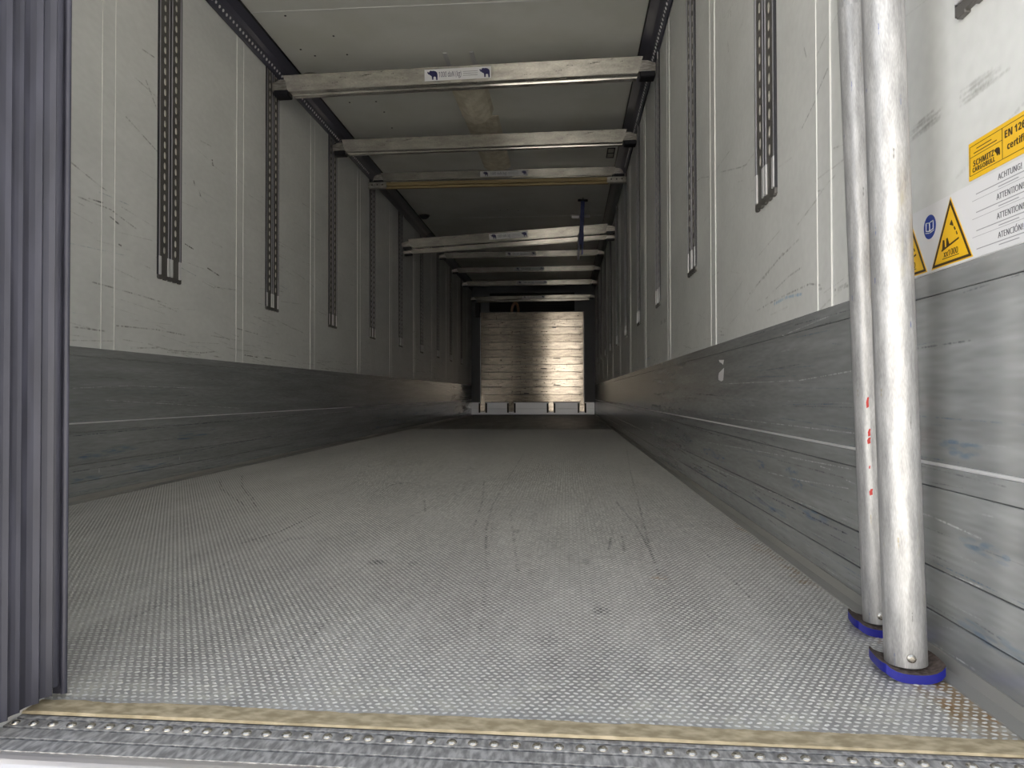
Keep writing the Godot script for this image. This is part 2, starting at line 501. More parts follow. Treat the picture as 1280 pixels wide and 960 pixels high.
	for k in 70:
		var p := Vector2(rng.randf() * 512.0, rng.randf() * 1024.0)
		stroke(po, [p, p + Vector2(rng.randf_range(-3.0, 3.0), rng.randf_range(2.0, 26.0))], rng.randf_range(1.5, 4.0), [Color(0.35, 0.35, 0.34), Color(0.28, 0.34, 0.6), Color(0.62, 0.57, 0.45)][rng.randi() % 3], rng.randf_range(0.2, 0.7), 0.25)
	for k in 10:
		blotch(po, Vector2(rng.randf() * 512.0, rng.randf() * 1024.0), 30.0, 60.0, 14, Color(0.66, 0.65, 0.6), 0.4)
	var pp := mat("pole_metal", Color.WHITE, 0.42, 0.4)
	pp.albedo_texture = tex(po)
	mat("foot_blue", Color(0.11, 0.13, 0.55), 0.42)
	var ru := mat("foot_rust", Color(0.45, 0.40, 0.37), 0.7)
	worn(ru, noise(0.03, 85, Color(0.62, 0.58, 0.56), Color(1, 1, 1)), Vector3(6, 6, 6))
	mat("paint_red", Color(0.75, 0.16, 0.13), 0.5)
	mat("bar_blue", Color(0.05, 0.12, 0.36), 0.45)
	mat("wood_bar", Color(0.62, 0.55, 0.40), 0.5, 0.25)
	var fb := mat("canvas", Color(0.94, 0.91, 0.84), 0.85)
	worn(fb, noise(0.02, 91, Color(0.9, 0.89, 0.86), Color(1, 1, 1)), Vector3(0.9, 0.9, 0.9))
	mat("sticker_white", Color(0.87, 0.87, 0.88), 0.4)
	mat("sticker_yellow", Color(0.93, 0.74, 0.12), 0.4)
	mat("sticker_brown", Color(0.24, 0.17, 0.08), 0.5)
	mat("print_grey", Color(0.34, 0.34, 0.36), 0.5)
	mat("print_light", Color(0.6, 0.6, 0.62), 0.5)
	mat("print_blue", Color(0.08, 0.07, 0.3), 0.5)
	mat("sign_blue", Color(0.06, 0.22, 0.6), 0.4)
	mat("hose_tan", Color(0.86, 0.68, 0.52), 0.5)
	var gr := mat("asphalt", Color(0.6, 0.595, 0.58), 0.9)
	worn(gr, noise(0.05, 95, Color(0.85, 0.85, 0.85), Color(1, 1, 1)), Vector3(0.4, 0.4, 0.4))
	mat("plaster", Color(0.87, 0.85, 0.815), 0.9)
	mat("gate_grey", Color(0.62, 0.61, 0.6), 0.6)

# ---------------------------------------------------------------- the setting
func floor_and_sill() -> void:
	var f := thing("floor", "grey studded aluminium floor running the length of the trailer", "floor", Vector3.ZERO, "", "structure")
	var st := S()
	uvm = 3
	box(st, Vector3(-W - 0.08, -0.12, ZF - 0.1), Vector3(W + 0.08, 0.0, -0.905))
	uvm = 0
	part("floor_plate", st, M.floor_plate, f)
	# barley-grain studs, pressed into the plate in staggered rows
	var sm := S()
	var ring := [Vector3(-0.0048, 0, 0), Vector3(-0.002, 0, -0.0026), Vector3(0.002, 0, -0.0026), Vector3(0.0048, 0, 0), Vector3(0.002, 0, 0.0026), Vector3(-0.002, 0, 0.0026)]
	var peak := [Vector3(-0.0022, 0.0014, 0), Vector3(0.0022, 0.0014, 0)]
	for i in 6:
		var a: Vector3 = ring[i]
		var b: Vector3 = ring[(i + 1) % 6]
		var pa: Vector3 = peak[0] if a.x < 0.0 else peak[1]
		var pb: Vector3 = peak[0] if b.x < 0.0 else peak[1]
		tri(sm, a, b, pb, (a + b) + Vector3(0, 0.004, 0))
		tri(sm, a, pb, pa, (a + b) + Vector3(0, 0.004, 0))
	var mm := MultiMesh.new()
	mm.transform_format = MultiMesh.TRANSFORM_3D
	sm.index()
	mm.mesh = sm.commit()
	mm.mesh.surface_set_material(0, M.floor_stud)
	var xs := 0.0118
	var zs := 0.0105
	var cols := int((2.0 * W - 0.03) / xs)
	var rows := int((8.6 - 0.915) / zs)
	mm.instance_count = cols * rows
	var n := 0
	for r in rows:
		for c in cols:
			var turn := 0.45 if (r % 2) == 0 else -0.45
			var b := Basis(Vector3.UP, turn + rng.randf_range(-0.06, 0.06)).scaled(Vector3(1, rng.randf_range(0.6, 1.1), 1))
			mm.set_instance_transform(n, Transform3D(b, Vector3(-W + 0.02 + (c + 0.5 * (r % 2)) * xs, -0.0001, -0.915 - r * zs)))
			n += 1
	var mi := MultiMeshInstance3D.new()
	mi.name = "floor_stud"
	mi.multimesh = mm
	mi.material_override = M.floor_stud
	f.add_child(mi, true)
	meta(mi, "small raised anti-slip studs in staggered rows", "", "", "stuff")
	# skirting angle between floor and kick plates
	for s: float in [-1.0, 1.0]:
		var t := thing("trim", "thin aluminium skirting angle along the foot of the %s wall" % ["left" if s < 0.0 else "right"], "trim", Vector3.ZERO, "", "structure")
		t.name = "trim_1" if s < 0.0 else "trim_2"
		st = S()
		var pr := PackedVector2Array([Vector2(0.0, 0.0), Vector2(-0.026, 0.0), Vector2(-0.026, 0.003), Vector2(-0.008, 0.008), Vector2(-0.003, 0.024), Vector2(0.0, 0.024)])
		prism(st, pr, ZR, ZF, Vector3(s * W, 0, 0), Vector3(s, 0, 0), Vector3.UP, Vector3(0, 0, 1))
		part("skirting_angle", st, M.skirting, t)
	# the door sill
	var d := thing("door_sill", "worn aluminium door sill with a row of rivets and a beige sealant strip", "sill", Vector3(0, 0, 0))
	d.rotation.y = -0.022
	var x0 := -1.28
	var x1 := 1.25
	var rows2 := [["inner_strip", -0.894, -0.886, -0.001, 0.0003], ["rivet_channel", -0.8815, -0.8625, -0.001, 0.0003], ["tread_strip", -0.8575, -0.8345, -0.001, 0.0003], ["outer_strip", -0.8295, -0.804, -0.001, 0.0003]]
	for r in rows2:
		st = S()
		box(st, Vector3(x0, -0.05, r[1]), Vector3(x1, r[3], r[2]), r[4])
		part(r[0], st, M.sill_metal, d)
	st = S()
	box(st, Vector3(x0, -0.06, -0.904), Vector3(x1, -0.012, -0.8))
	part("sill_base", st, M.seal_dark, d)
	st = S()
	var nose := PackedVector2Array()
	for i in 9:
		var a := PI / 2.0 * i / 8.0
		nose.append(Vector2(-0.803 + 0.03 * sin(a), -0.032 + 0.03 * cos(a)))
	nose.append(Vector2(-0.773, -0.08))
	nose.append(Vector2(-0.803, -0.08))
	prism(st, nose, x0, x1, Vector3.ZERO, Vector3(0, 0, 1), Vector3.UP, Vector3(1, 0, 0))
	part("sill_nose", st, M.nose_metal, d)
	# sealant with an uneven inner edge
	st = S()
	var prev := Vector2(-0.930, 0.003)
	for i in 400:
		var xa := x0 + (x1 - x0) * i / 400.0
		var xb := x0 + (x1 - x0) * (i + 1) / 400.0
		var nx := Vector2(clampf(prev.x + rng.randf_range(-0.0012, 0.0012), -0.934, -0.924), clampf(prev.y + rng.randf_range(-0.0003, 0.0003), 0.0022, 0.0038))
		var q := [Vector3(xa, 0.0, prev.x - 0.004), Vector3(xb, 0.0, nx.x - 0.004), Vector3(xb, nx.y, nx.x), Vector3(xa, prev.y, prev.x), Vector3(xb, nx.y, -0.896), Vector3(xa, prev.y, -0.896), Vector3(xb, 0.0005, -0.893), Vector3(xa, 0.0005, -0.893)]
		quad(st, q[0], q[1], q[2], q[3], Vector3(0, 1, -0.5))
		quad(st, q[3], q[2], q[4], q[5], Vector3.UP)
		quad(st, q[5], q[4], q[6], q[7], Vector3(0, 0.3, 1))
		prev = nx
	part("sealant_strip", st, M.sealant, d, "beige sealant strip")
	st = S()
	lathe(st, [[0.0066, -0.001], [0.0062, 0.0014], [0.0046, 0.003], [0.0022, 0.0038], [0.0, 0.004]], 10, Vector3.ZERO, Vector3.UP)
	st.index()
	var rm := st.commit()
	var rx := -0.06
	while rx < 1.22:
		var o := MeshInstance3D.new()
		o.name = "rivet"
		o.mesh = rm
		o.material_override = M.rivet_metal
		d.add_child(o, true)
		o.position = Vector3(rx, -0.0015, -0.8715)
		rx += 0.0256

func ceiling() -> void:
	var c := thing("ceiling", "off-white ceiling panels of the trailer with small dark rivets", "ceiling", Vector3.ZERO, "", "structure")
	var cuts := [ZR, -1.55, -3.945, -6.36, -8.77, -11.18, ZF - 0.1]
	for i in cuts.size() - 1:
		var st := S()
		box(st, Vector3(-W - 0.08, H, cuts[i + 1] + 0.001), Vector3(W + 0.08, H + 0.1, cuts[i] - 0.001), 0.003)
		part("ceiling_panel", st, M.ceiling_white, c)
	for z in [-3.945, -6.36, -8.77, -11.18]:
		var st := S()
		box(st, Vector3(-W, H - 0.002, z - 0.006), Vector3(W, H + 0.002, z + 0.006), 0.0015)
		part("joint_strip", st, M.white_trim, c)
	var st := S()
	lathe(st, [[0.007, 0.001], [0.006, -0.003], [0.0, -0.004]], 8, Vector3.ZERO, Vector3.UP)
	st.index()
	var rm := st.commit()
	for p in [[-0.94, -3.99], [-1.0, -4.39], [-0.74, -4.24], [-0.73, -4.48], [-0.94, -4.48], [-0.94, -5.22], [-0.74, -5.22], [-0.73, -5.42], [-0.75, -5.75], [-0.78, -4.79], [-0.11, -8.44], [-0.02, -8.41], [0.1, -8.46], [-0.94, -4.75]]:
		var o := MeshInstance3D.new()
		o.name = "rivet"
		o.mesh = rm
		o.material_override = M.track_groove
		c.add_child(o, true)
		o.position = Vector3(p[0], H, p[1])
	# coves where ceiling and walls meet
	for s: float in [-1.0, 1.0]:
		var side := "left" if s < 0.0 else "right"
		var t := thing("trim", "dark blue-grey cove rail along the top of the %s wall" % side, "trim", Vector3.ZERO, "", "structure")
		t.name = "trim_3" if s < 0.0 else "trim_4"
		var pr := PackedVector2Array([Vector2(0.0, 2.496), Vector2(-0.008, 2.496), Vector2(-0.012, 2.502), Vector2(-0.03, 2.545), Vector2(-0.05, 2.563), Vector2(-0.105, 2.582), Vector2(-0.105, H), Vector2(0.0, H)])
		for seg in [["cove_rail", ZR, -6.88, M.cove_blue], ["grey_cove_rail", -6.88, -9.5, M.cove_grey], ["cove_rail", -9.5, ZF, M.cove_blue]]:
			var o := part(seg[0], shifted(pr, s, seg[1], seg[2]), seg[3], t)
			if seg[0] == "grey_cove_rail": o.set_meta("label", "lighter grey stretch of the cove rail")
		st = S()
		box(st, Vector3(s * (W - 0.105) - 0.003, 2.576, ZF), Vector3(s * (W - 0.105) + 0.003, H, ZR), 0.001)
		part("cove_edge", st, M.black_plastic, t)
		var mm := MultiMesh.new()
		mm.transform_format = MultiMesh.TRANSFORM_3D
		st = S()
		lathe(st, [[0.009, 0.0], [0.008, 0.003], [0.004, 0.004], [0.0, 0.004]], 8, Vector3.ZERO, Vector3(-s * 0.92, -0.38, 0).normalized())
		st.index()
		mm.mesh = st.commit()
		mm.instance_count = 140
		for i in 140:
			mm.set_instance_transform(i, Transform3D(Basis.IDENTITY, Vector3(s * (W - 0.0205), 2.523 + rng.randf_range(-0.003, 0.003), -1.0 - i * 0.041)))
		var mi := MultiMeshInstance3D.new()
		mi.name = "cove_stud"
		mi.multimesh = mm
		mi.material_override = M.rib_metal
		t.add_child(mi, true)
		meta(mi, "row of small bright studs along the cove", "", "", "stuff")

func shifted(pr: PackedVector2Array, s: float, z0: float, z1: float) -> SurfaceTool:
	var st := S()
	var p2 := PackedVector2Array()
	for p in pr: p2.append(Vector2(p.x + W, p.y))
	prism(st, p2, z0, z1, Vector3.ZERO, Vector3(s, 0, 0), Vector3.UP, Vector3(0, 0, 1))
	return st

func side_wall(called: String, s: float) -> void:
	var left := s < 0.0
	var w := thing(called, "white panelled %s side wall with grey aluminium kick planks at its foot" % ["left" if left else "right"], "wall", Vector3.ZERO, "", "structure")
	var st := S()
	box(st, Vector3(minf(s * (W + 0.012), s * (W + 0.09)), -0.1, ZF - 0.1), Vector3(maxf(s * (W + 0.012), s * (W + 0.09)), H + 0.05, ZR))
	part("wall_core", st, M.white_trim, w)
	var z := ZR
	var k := 0
	while z > ZF:
		var z1 := maxf(T0 - (k + 0.5) * PITCH - 0.142, ZF)
		if k == 0: z1 = -1.6385
		st = S()
		uvm = 1 if left else 5
		box(st, Vector3(minf(s * (W + 0.004), s * (W + 0.014)), KT - 0.01, z1), Vector3(maxf(s * (W + 0.004), s * (W + 0.014)), H, z), 0.0005)
		uvm = 0
		part("wall_panel", st, M.white_panel_left if left else M.white_panel_right, w)
		if z1 > ZF:
			st = S()
			uvm = 1 if left else 5
			box(st, Vector3(minf(s * (W + 0.0015), s * (W + 0.006)), KT, z1 - 0.043), Vector3(maxf(s * (W + 0.0015), s * (W + 0.006)), 2.5, z1 + 0.043), 0.001)
			uvm = 0
			part("joint_strip", st, M.white_panel_left if left else M.white_panel_right, w)
			for e: float in [-0.043, 0.043]:
				st = S()
				var b := PackedVector2Array()
				for i in 7: b.append(Vector2(-0.0024 * sin(PI * i / 6.0), 0.0022 * cos(PI * i / 6.0)))
				prism(st, b, KT, 2.5, Vector3(s * (W + 0.002), 0, z1 + e), Vector3(s, 0, 0), Vector3(0, 0, 1), Vector3.UP)
				part("joint_bead", st, M.white_trim, w)
		z = z1
		k += 1
	var km: Material = M.kick_left if left else M.kick_right
	for r in [[0.0, 0.0752], [0.0766, 0.1436], [0.1452, 0.2698], [0.271, 0.3035], [0.309, 0.5678], [0.5688, KT]]:
		st = S()
		uvm = 2
		box(st, Vector3(minf(s * W, s * (W + 0.013)), r[0], ZF), Vector3(maxf(s * W, s * (W + 0.013)), r[1], ZR), 0.0012)
		uvm = 0
		part("kick_plank", st, km, w)
	st = S()
	var b := PackedVector2Array()
	for i in 7: b.append(Vector2(-0.0045 * sin(PI * i / 6.0) + 0.004, 0.004 * cos(PI * i / 6.0)))
	prism(st, b, ZR, ZF, Vector3(s * W, 0.3065, 0), Vector3(s, 0, 0), Vector3.UP, Vector3(0, 0, 1))
	part("rub_bead", st, M.rib_metal, w, "bright bead between the kick planks")

func front_wall() -> void:
	var f := thing("wall_front", "dark grey front wall of the trailer behind the planked bulkhead", "wall", Vector3.ZERO, "", "structure")
	var st := S()
	box(st, Vector3(-W - 0.1, -0.1, ZF - 0.12), Vector3(W + 0.1, H + 0.1, ZF))
	part("wall_core", st, M.front_grey, f)

func rear_door() -> void:
	# the left door leaf is shut; the ribbed seal on its edge faces the open half
	var d := thing("door_1", "closed left rear door whose edge carries a ribbed blue-grey rubber seal", "door", Vector3(0, 0, 0), "", "structure")
	var st := S()
	box(st, Vector3(-1.34, -0.03, -0.94), Vector3(-0.05, 2.7, -0.80), 0.004)
	part("door_leaf", st, M.door_skin, d)
	st = S()
	box(st, Vector3(-0.052, 0.014, -0.93), Vector3(-0.042, 2.68, -0.805))
	part("seal_backing", st, M.seal_dark, d)
	var fins := [[-0.925, -0.903, 0.009], [-0.902, -0.874, 0.008], [-0.873, -0.852, 0.004], [-0.851, -0.826, 0.006], [-0.825, -0.803, 0.006]]
	for q in fins:
		var far: float = q[0]
		var near: float = q[1]
		var up: float = q[2]
		st = S()
		var b := PackedVector2Array([Vector2(near, -0.046), Vector2(near, -0.039), Vector2(lerpf(near, far, 0.45), -0.0385), Vector2(lerpf(near, far, 0.7), -0.0385 + up * 0.4), Vector2(lerpf(near, far, 0.92), -0.0385 + up), Vector2(far, -0.0385 + up * 0.9), Vector2(far, -0.046)])
		prism(st, b, 0.012, 2.68, Vector3.ZERO, Vector3(0, 0, 1), Vector3(1, 0, 0), Vector3.UP)
		part("seal_fin", st, M.gasket, d)
	st = S()
	lathe(st, [[0.0, 0.02], [0.0095, 0.02], [0.0095, 2.68], [0.0, 2.68]], 20, Vector3(-0.0405, 0, -0.9355), Vector3.UP)
	part("seal_bulb", st, M.gasket, d)
	st = S()
	lathe(st, [[0.0, 0.006], [0.0042, 0.006], [0.0042, 2.68], [0.0, 2.68]], 12, Vector3(-0.0305, 0, -0.9475), Vector3.UP)
	box(st, Vector3(-0.045, 0.006, -0.951), Vector3(-0.031, 2.68, -0.945))
	part("seal_lip", st, M.gasket, d)
	# rear frame above and beside the opening
	var t := thing("trim", "white rear door frame around the opening", "trim", Vector3.ZERO, "", "structure")
	t.name = "trim_5"
	st = S()
	box(st, Vector3(-1.34, H, ZR), Vector3(1.34, H + 0.16, ZR + 0.1), 0.004)
	box(st, Vector3(W + 0.02, -0.15, ZR), Vector3(W + 0.12, H + 0.16, ZR + 0.06), 0.004)
	part("frame", st, M.door_skin, t)

func yard() -> void:
	var g := thing("ground", "pale asphalt yard outside the trailer", "ground", Vector3(0, -1.25, 0), "", "structure")
	var st := S()
	box(st, Vector3(-60, -0.2, -40), Vector3(60, 0, 60))
	part("asphalt", st, M.asphalt, g)
	var b := thing("depot_building", "sunlit beige depot building across the yard behind the viewer", "building", Vector3(0, -1.25, 24), "", "structure")
	st = S()
	box(st, Vector3(-30, 0, 0), Vector3(30, 8.5, 8), 0.02)
	part("facade", st, M.plaster, b)
	for i in 6:
		st = S()
		box(st, Vector3(-27 + i * 9.5, 0, -0.06), Vector3(-23.5 + i * 9.5, 4.2, 0.02), 0.02)
		part("gate", st, M.gate_grey, b)

# ---------------------------------------------------------------- things on the walls
func make_track(label: String) -> Node3D:
	# local: +x into the trailer, y up from the lower end, z along the wall
	var t := thing("lashing_track", label, "lashing track", Vector3.ZERO, "perforated lashing tracks on the side walls")
	var st := S()
	var holes := S()
	var ht := 1.56
	var np := 29
	var pitch := 0.05
	var y0 := 0.115
	for c: float in [-0.048, 0.048]:
		var wx := 0.004
		var zl := c - 0.036
		var zr := c + 0.036
		quad(st, Vector3(wx, 0.018, zl), Vector3(wx, 0.018, zr), Vector3(wx, y0, zr), Vector3(wx, y0, zl), Vector3.RIGHT)
		for i in np:
			var ya := y0 + i * pitch
			var ym := ya + pitch / 2.0
			var oct := [Vector2(-0.008, -0.008), Vector2(-0.004, -0.0155), Vector2(0.004, -0.0155), Vector2(0.008, -0.008), Vector2(0.008, 0.008), Vector2(0.004, 0.0155), Vector2(-0.004, 0.0155), Vector2(-0.008, 0.008)]
			var outr := [Vector2(-0.036, -0.012), Vector2(-0.012, -0.025), Vector2(0.012, -0.025), Vector2(0.036, -0.012), Vector2(0.036, 0.012), Vector2(0.012, 0.025), Vector2(-0.012, 0.025), Vector2(-0.036, 0.012)]
			for k in 8:
				var a: Vector2 = oct[k]
				var b: Vector2 = oct[(k + 1) % 8]
				var p: Vector2 = outr[k]
				var q: Vector2 = outr[(k + 1) % 8]
				quad(st, Vector3(wx, ym + p.y, c + p.x), Vector3(wx, ym + q.y, c + q.x), Vector3(wx, ym + b.y, c + b.x), Vector3(wx, ym + a.y, c + a.x), Vector3.RIGHT)
				quad(holes, Vector3(wx, ym + a.y, c + a.x), Vector3(wx, ym + b.y, c + b.x), Vector3(wx - 0.012, ym + b.y, c + b.x), Vector3(wx - 0.012, ym + a.y, c + a.x), Vector3(0, -a.y - b.y, -a.x - b.x))
			for sg: Vector2 in [Vector2(-1, -1), Vector2(1, -1), Vector2(1, 1), Vector2(-1, 1)]:
				tri(st, Vector3(wx, ym + sg.y * 0.025, c + sg.x * 0.036), Vector3(wx, ym + sg.y * 0.012, c + sg.x * 0.036), Vector3(wx, ym + sg.y * 0.025, c + sg.x * 0.012), Vector3.RIGHT)
	part("slotted_web", st, M.track_steel, t, "dark steel web with two rows of slots")
	for c: float in [-0.048, 0.048]:
		quad(holes, Vector3(-0.006, y0, c - 0.03), Vector3(-0.006, y0, c + 0.03), Vector3(-0.006, ht, c + 0.03), Vector3(-0.006, ht, c - 0.03), Vector3.RIGHT)
	part("slot_lining", holes, M.track_back, t)
	for z: float in [-0.091, -0.013, 0.013, 0.091]:
		st = S()
		box(st, Vector3(-0.004, 0.1, z - 0.0035), Vector3(0.0065, ht - 0.01, z + 0.0035), 0.0012)
		part("flange", st, M.flange_metal, t)
		st = S()
		box(st, Vector3(-0.004, 0.022, z * 0.96 - 0.0095), Vector3(0.0085, 0.108, z * 0.96 + 0.0095), 0.001)
		part("end_bar", st, M.rib_metal, t, "bright bar at the lower end")
	st = S()
	for z: float in [-0.0985, 0.0, 0.0985]:
		var hw := 0.004 if z == 0.0 else 0.0025
		box(st, Vector3(-0.004, 0.02, z - hw), Vector3(0.0055, ht - 0.01, z + hw))
	part("edge_strip", st, M.track_groove, t)
	st = S()
	box(st, Vector3(-0.004, 0.004, -0.1), Vector3(0.0065, 0.02, 0.1), 0.001)
	for i in 5:
		box(st, Vector3(-0.004, 0.0, -0.095 + i * 0.042), Vector3(0.0065, 0.006, -0.073 + i * 0.042), 0.001)
	part("end_plate", st, M.track_steel, t)
	st = S()
	tube(st, [Vector3(0.012, 1.5, -0.1), Vector3(0.012, 1.56, -0.1), Vector3(0.03, 1.6, -0.03)], 0.0032, 6)
	part("top_edge", st, M.rib_metal, t, "bright bent edge at the upper end")
	return t

func tracks() -> void:
	var names := ["first", "second", "third", "fourth", "fifth", "sixth", "seventh", "eighth", "ninth", "tenth", "eleventh"]
	var first := make_track("x")
	for k in range(2, 11):
		var o: Node3D = first if k == 2 else copy(first, "")
		o.position = Vector3(-W - 0.002, 0.957, T0 - k * PITCH)
		o.set_meta("label", ("slotted steel lashing track on the left wall, the nearest of its row to the door" if k == 2 else "slotted steel lashing track on the left wall, %s of its row from the open door" % names[k - 2]))
	for k in range(0, 11):
		var o := copy(first, "")
		o.position = Vector3(W + 0.002, 0.957, T0 - k * PITCH - (0.095 if k == 0 else 0.0))
		o.rotation.y = PI
		o.set_meta("label", ("slotted steel lashing track above the yellow sticker, only its lower end in view" if k == 0 else "slotted steel lashing track on the right wall, %s of its row from the tall poles" % names[k - 1]))

func torn_bits() -> void:
	var t := thing("torn_sticker", "torn white scraps of an old sticker on the right kick plate", "sticker", Vector3(W, 0.464, -2.70))
	for q in [[[-0.04, 0.079], [0.045, 0.075], [0.03, 0.058], [0.0, 0.066], [-0.03, 0.07]], [[-0.038, 0.031], [0.01, 0.04], [0.044, 0.046], [0.03, 0.002], [0.0, -0.002], [-0.05, 0.004], [-0.053, 0.019]]]:
		var st := S()
		var pl := PackedVector2Array()
		for p in q: pl.append(Vector2(p[0], p[1]))
		prism(st, pl, -0.0008, 0.0006, Vector3.ZERO, Vector3(0, 0, 1), Vector3.UP, Vector3(-1, 0, 0))
		part("sticker_scrap", st, M.sticker_white, t)

func emblem(m: Material, parent: Node, at: Vector3, size: float, u: Vector3, w: Vector3) -> void:
	# the horned four-legged silhouette with its trunk up, facing left
	var pts := [0.0, 0.74, 0.05, 0.86, 0.12, 0.82, 0.15, 0.72, 0.22, 0.86, 0.33, 0.95, 0.47, 0.9, 0.62, 0.92, 0.82, 0.86, 0.96, 0.72, 1.0, 0.5, 1.0, 0.0, 0.86, 0.0, 0.83, 0.3, 0.7, 0.35, 0.61, 0.3, 0.6, 0.05, 0.46, 0.05, 0.44, 0.35, 0.35, 0.46, 0.26, 0.48, 0.2, 0.58, 0.12, 0.56, 0.08, 0.64]
	var pl := PackedVector2Array()
	for i in range(0, pts.size(), 2): pl.append(Vector2(pts[i] - 0.5, pts[i + 1] - 0.5) * size)
	var st := S()
	prism(st, pl, 0.0, 0.0005, at, u, Vector3.UP, w)
	part("emblem", st, m, parent)

func stickers() -> void:
	torn_bits()
	var U := Vector3(0, 0, 1)
	var N := Vector3(-1, 0, 0)
	var turn := Vector3(0, -PI / 2.0, 0)
	# yellow certificate
	var y := thing("certificate_sticker", "yellow certificate sticker on the right wall, above the white warning label", "sticker", Vector3(W + 0.004, 0.717, -1.067))
	var st := S()
	box(st, Vector3(-0.0012, 0.0, 0.0), Vector3(0.0, 0.053, 0.172))
	part("sheet", st, M.sticker_yellow, y)
	st = S()
	for r in [[0.003, 0.006, 0.169, 0.0066], [0.003, 0.0468, 0.169, 0.0474], [0.003, 0.006, 0.0036, 0.047], [0.168, 0.006, 0.1686, 0.047], [0.079, 0.006, 0.0796, 0.047], [0.003, 0.0315, 0.079, 0.0321], [0.02, 0.0405, 0.055, 0.0416], [0.013, 0.0355, 0.067, 0.0366]]:
		box(st, Vector3(-0.0016, r[1], r[0]), Vector3(-0.001, r[3], r[2]))
	part("printed_lines", st, M.sticker_brown, y)
	letters("lettering", "SCHMITZ", 0.0115, M.sticker_brown, y, Vector3(-0.0014, 0.0215, 0.036), turn, true)
	letters("lettering", "CARGOBULL", 0.0092, M.sticker_brown, y, Vector3(-0.0014, 0.0125, 0.036), turn, true)
	emblem(M.sticker_brown, y, Vector3(-0.0012, 0.0205, 0.068), 0.012, U, N)
	letters("lettering", "EN 12642-XL", 0.0135, M.sticker_brown, y, Vector3(-0.0014, 0.0365, 0.123), turn, true)
	letters("lettering", "certified", 0.0125, M.sticker_brown, y, Vector3(-0.0014, 0.0195, 0.115), turn, true)
	# white warning label
	var w := thing("warning_label", "white warning label with two yellow triangles and a blue disc, right wall", "sticker", Vector3(W + 0.004, 0.606, -1.335))
	st = S()
	box(st, Vector3(-0.001, 0.0, 0.0), Vector3(0.0, 0.1065, 0.455))
	part("sheet", st, M.sticker_white, w)
	for c: float in [0.089, 0.218]:
		var tn := MeshInstance3D.new()
		st = S()
		var tp := PackedVector2Array([Vector2(-0.058, 0.003), Vector2(0.058, 0.003), Vector2(0.0, 0.1035)])
		prism(st, tp, 0.0, 0.0012, Vector3(0, 0, c), U, Vector3.UP, N)
		tn = part("warning_triangle", st, M.sticker_yellow, w, "yellow warning triangle")
		var inner := PackedVector2Array([Vector2(-0.0545, 0.005), Vector2(0.0545, 0.005), Vector2(0.0, 0.0995)])
		var g := Vector2(0, 0.036)
		st = S()
		for i in 3:
			var a := inner[i]
			var b := inner[(i + 1) % 3]
			var pl := PackedVector2Array([a, b, b.lerp(g, 0.12), a.lerp(g, 0.12)])
			prism(st, pl, 0.001, 0.0018, Vector3(0, 0, c), U, Vector3.UP, N)
		part("border", st, M.sticker_brown, tn)
		st = S()
		for pl in [[[-0.026, 0.026], [0.022, 0.036], [0.022, 0.0385], [-0.026, 0.0285]], [[-0.024, 0.029], [-0.017, 0.0305], [-0.018, 0.042], [-0.022, 0.043]], [[-0.012, 0.0315], [-0.004, 0.033], [-0.009, 0.044], [-0.012, 0.043]], [[-0.002, 0.062], [0.008, 0.058], [0.006, 0.063], [0.003, 0.068]], [[0.009, 0.055], [0.012, 0.051], [0.014, 0.052], [0.011, 0.057]], [[0.015, 0.048], [0.017, 0.043], [0.019, 0.044], [0.016, 0.049]], [[-0.024, 0.0135], [0.022, 0.0135], [0.022, 0.0145], [-0.024, 0.0145]]]:
			var pk := PackedVector2Array()
			for p in pl: pk.append(Vector2(p[0], p[1]))
			prism(st, pk, 0.001, 0.0018, Vector3(0, 0, c), U, Vector3.UP, N)
		part("pictogram", st, M.sticker_brown, tn)
		letters("lettering", "xx1000", 0.0125, M.sticker_brown, tn, Vector3(-0.0016, 0.0205, c), turn)
	st = S()
	prism(st, circle(0.019, 28), 0.0, 0.0012, Vector3(0, 0.0725, 0.156), U, Vector3.UP, N)
	var disc := part("mandatory_disc", st, M.sign_blue, w, "blue disc with an open book")
	st = S()
	for sg: float in [-1.0, 1.0]:
		for l in [[[0.001, -0.006], [0.0115, -0.004], [0.0115, -0.0052], [0.001, -0.0075]], [[0.0105, -0.004], [0.0115, -0.004], [0.0115, 0.0085], [0.0105, 0.0085]], [[0.001, 0.007], [0.0115, 0.0085], [0.0115, 0.0075], [0.001, 0.006]], [[0.0, -0.0075], [0.001, -0.0075], [0.001, 0.007], [0.0, 0.006]], [[0.001, -0.009], [0.013, -0.007], [0.013, -0.008], [0.001, -0.0103]]]:
			var pk := PackedVector2Array()
			for p in l: pk.append(Vector2(p[0] * sg, p[1]))
			prism(st, pk, 0.001, 0.0017, Vector3(0, 0.0725, 0.156), U, Vector3.UP, N)
	part("open_book", st, M.sticker_white, disc)
	var words := ["ACHTUNG!", "ATTENTION!", "ATTENTION!", "ATENCIÓN!"]
	for i in 4:
		var yy := 0.0965 - i * 0.0257
		letters("lettering", words[i], 0.0105, M.print_grey, w, Vector3(-0.0012, yy, 0.362), turn)
		st = S()
		for r in [[0.285, 0.447, -0.008], [0.337, 0.38, -0.0125]]:
			box(st, Vector3(-0.0013, yy + r[2] - 0.0006, r[0]), Vector3(-0.0008, yy + r[2] + 0.0006, r[1]))
		part("small_print", st, M.print_light, w)
		if i > 0:
			st = S()
			box(st, Vector3(-0.0012, yy + 0.0095, 0.275), Vector3(-0.0008, yy + 0.01, 0.45))
			part("printed_rule", st, M.print_light, w)

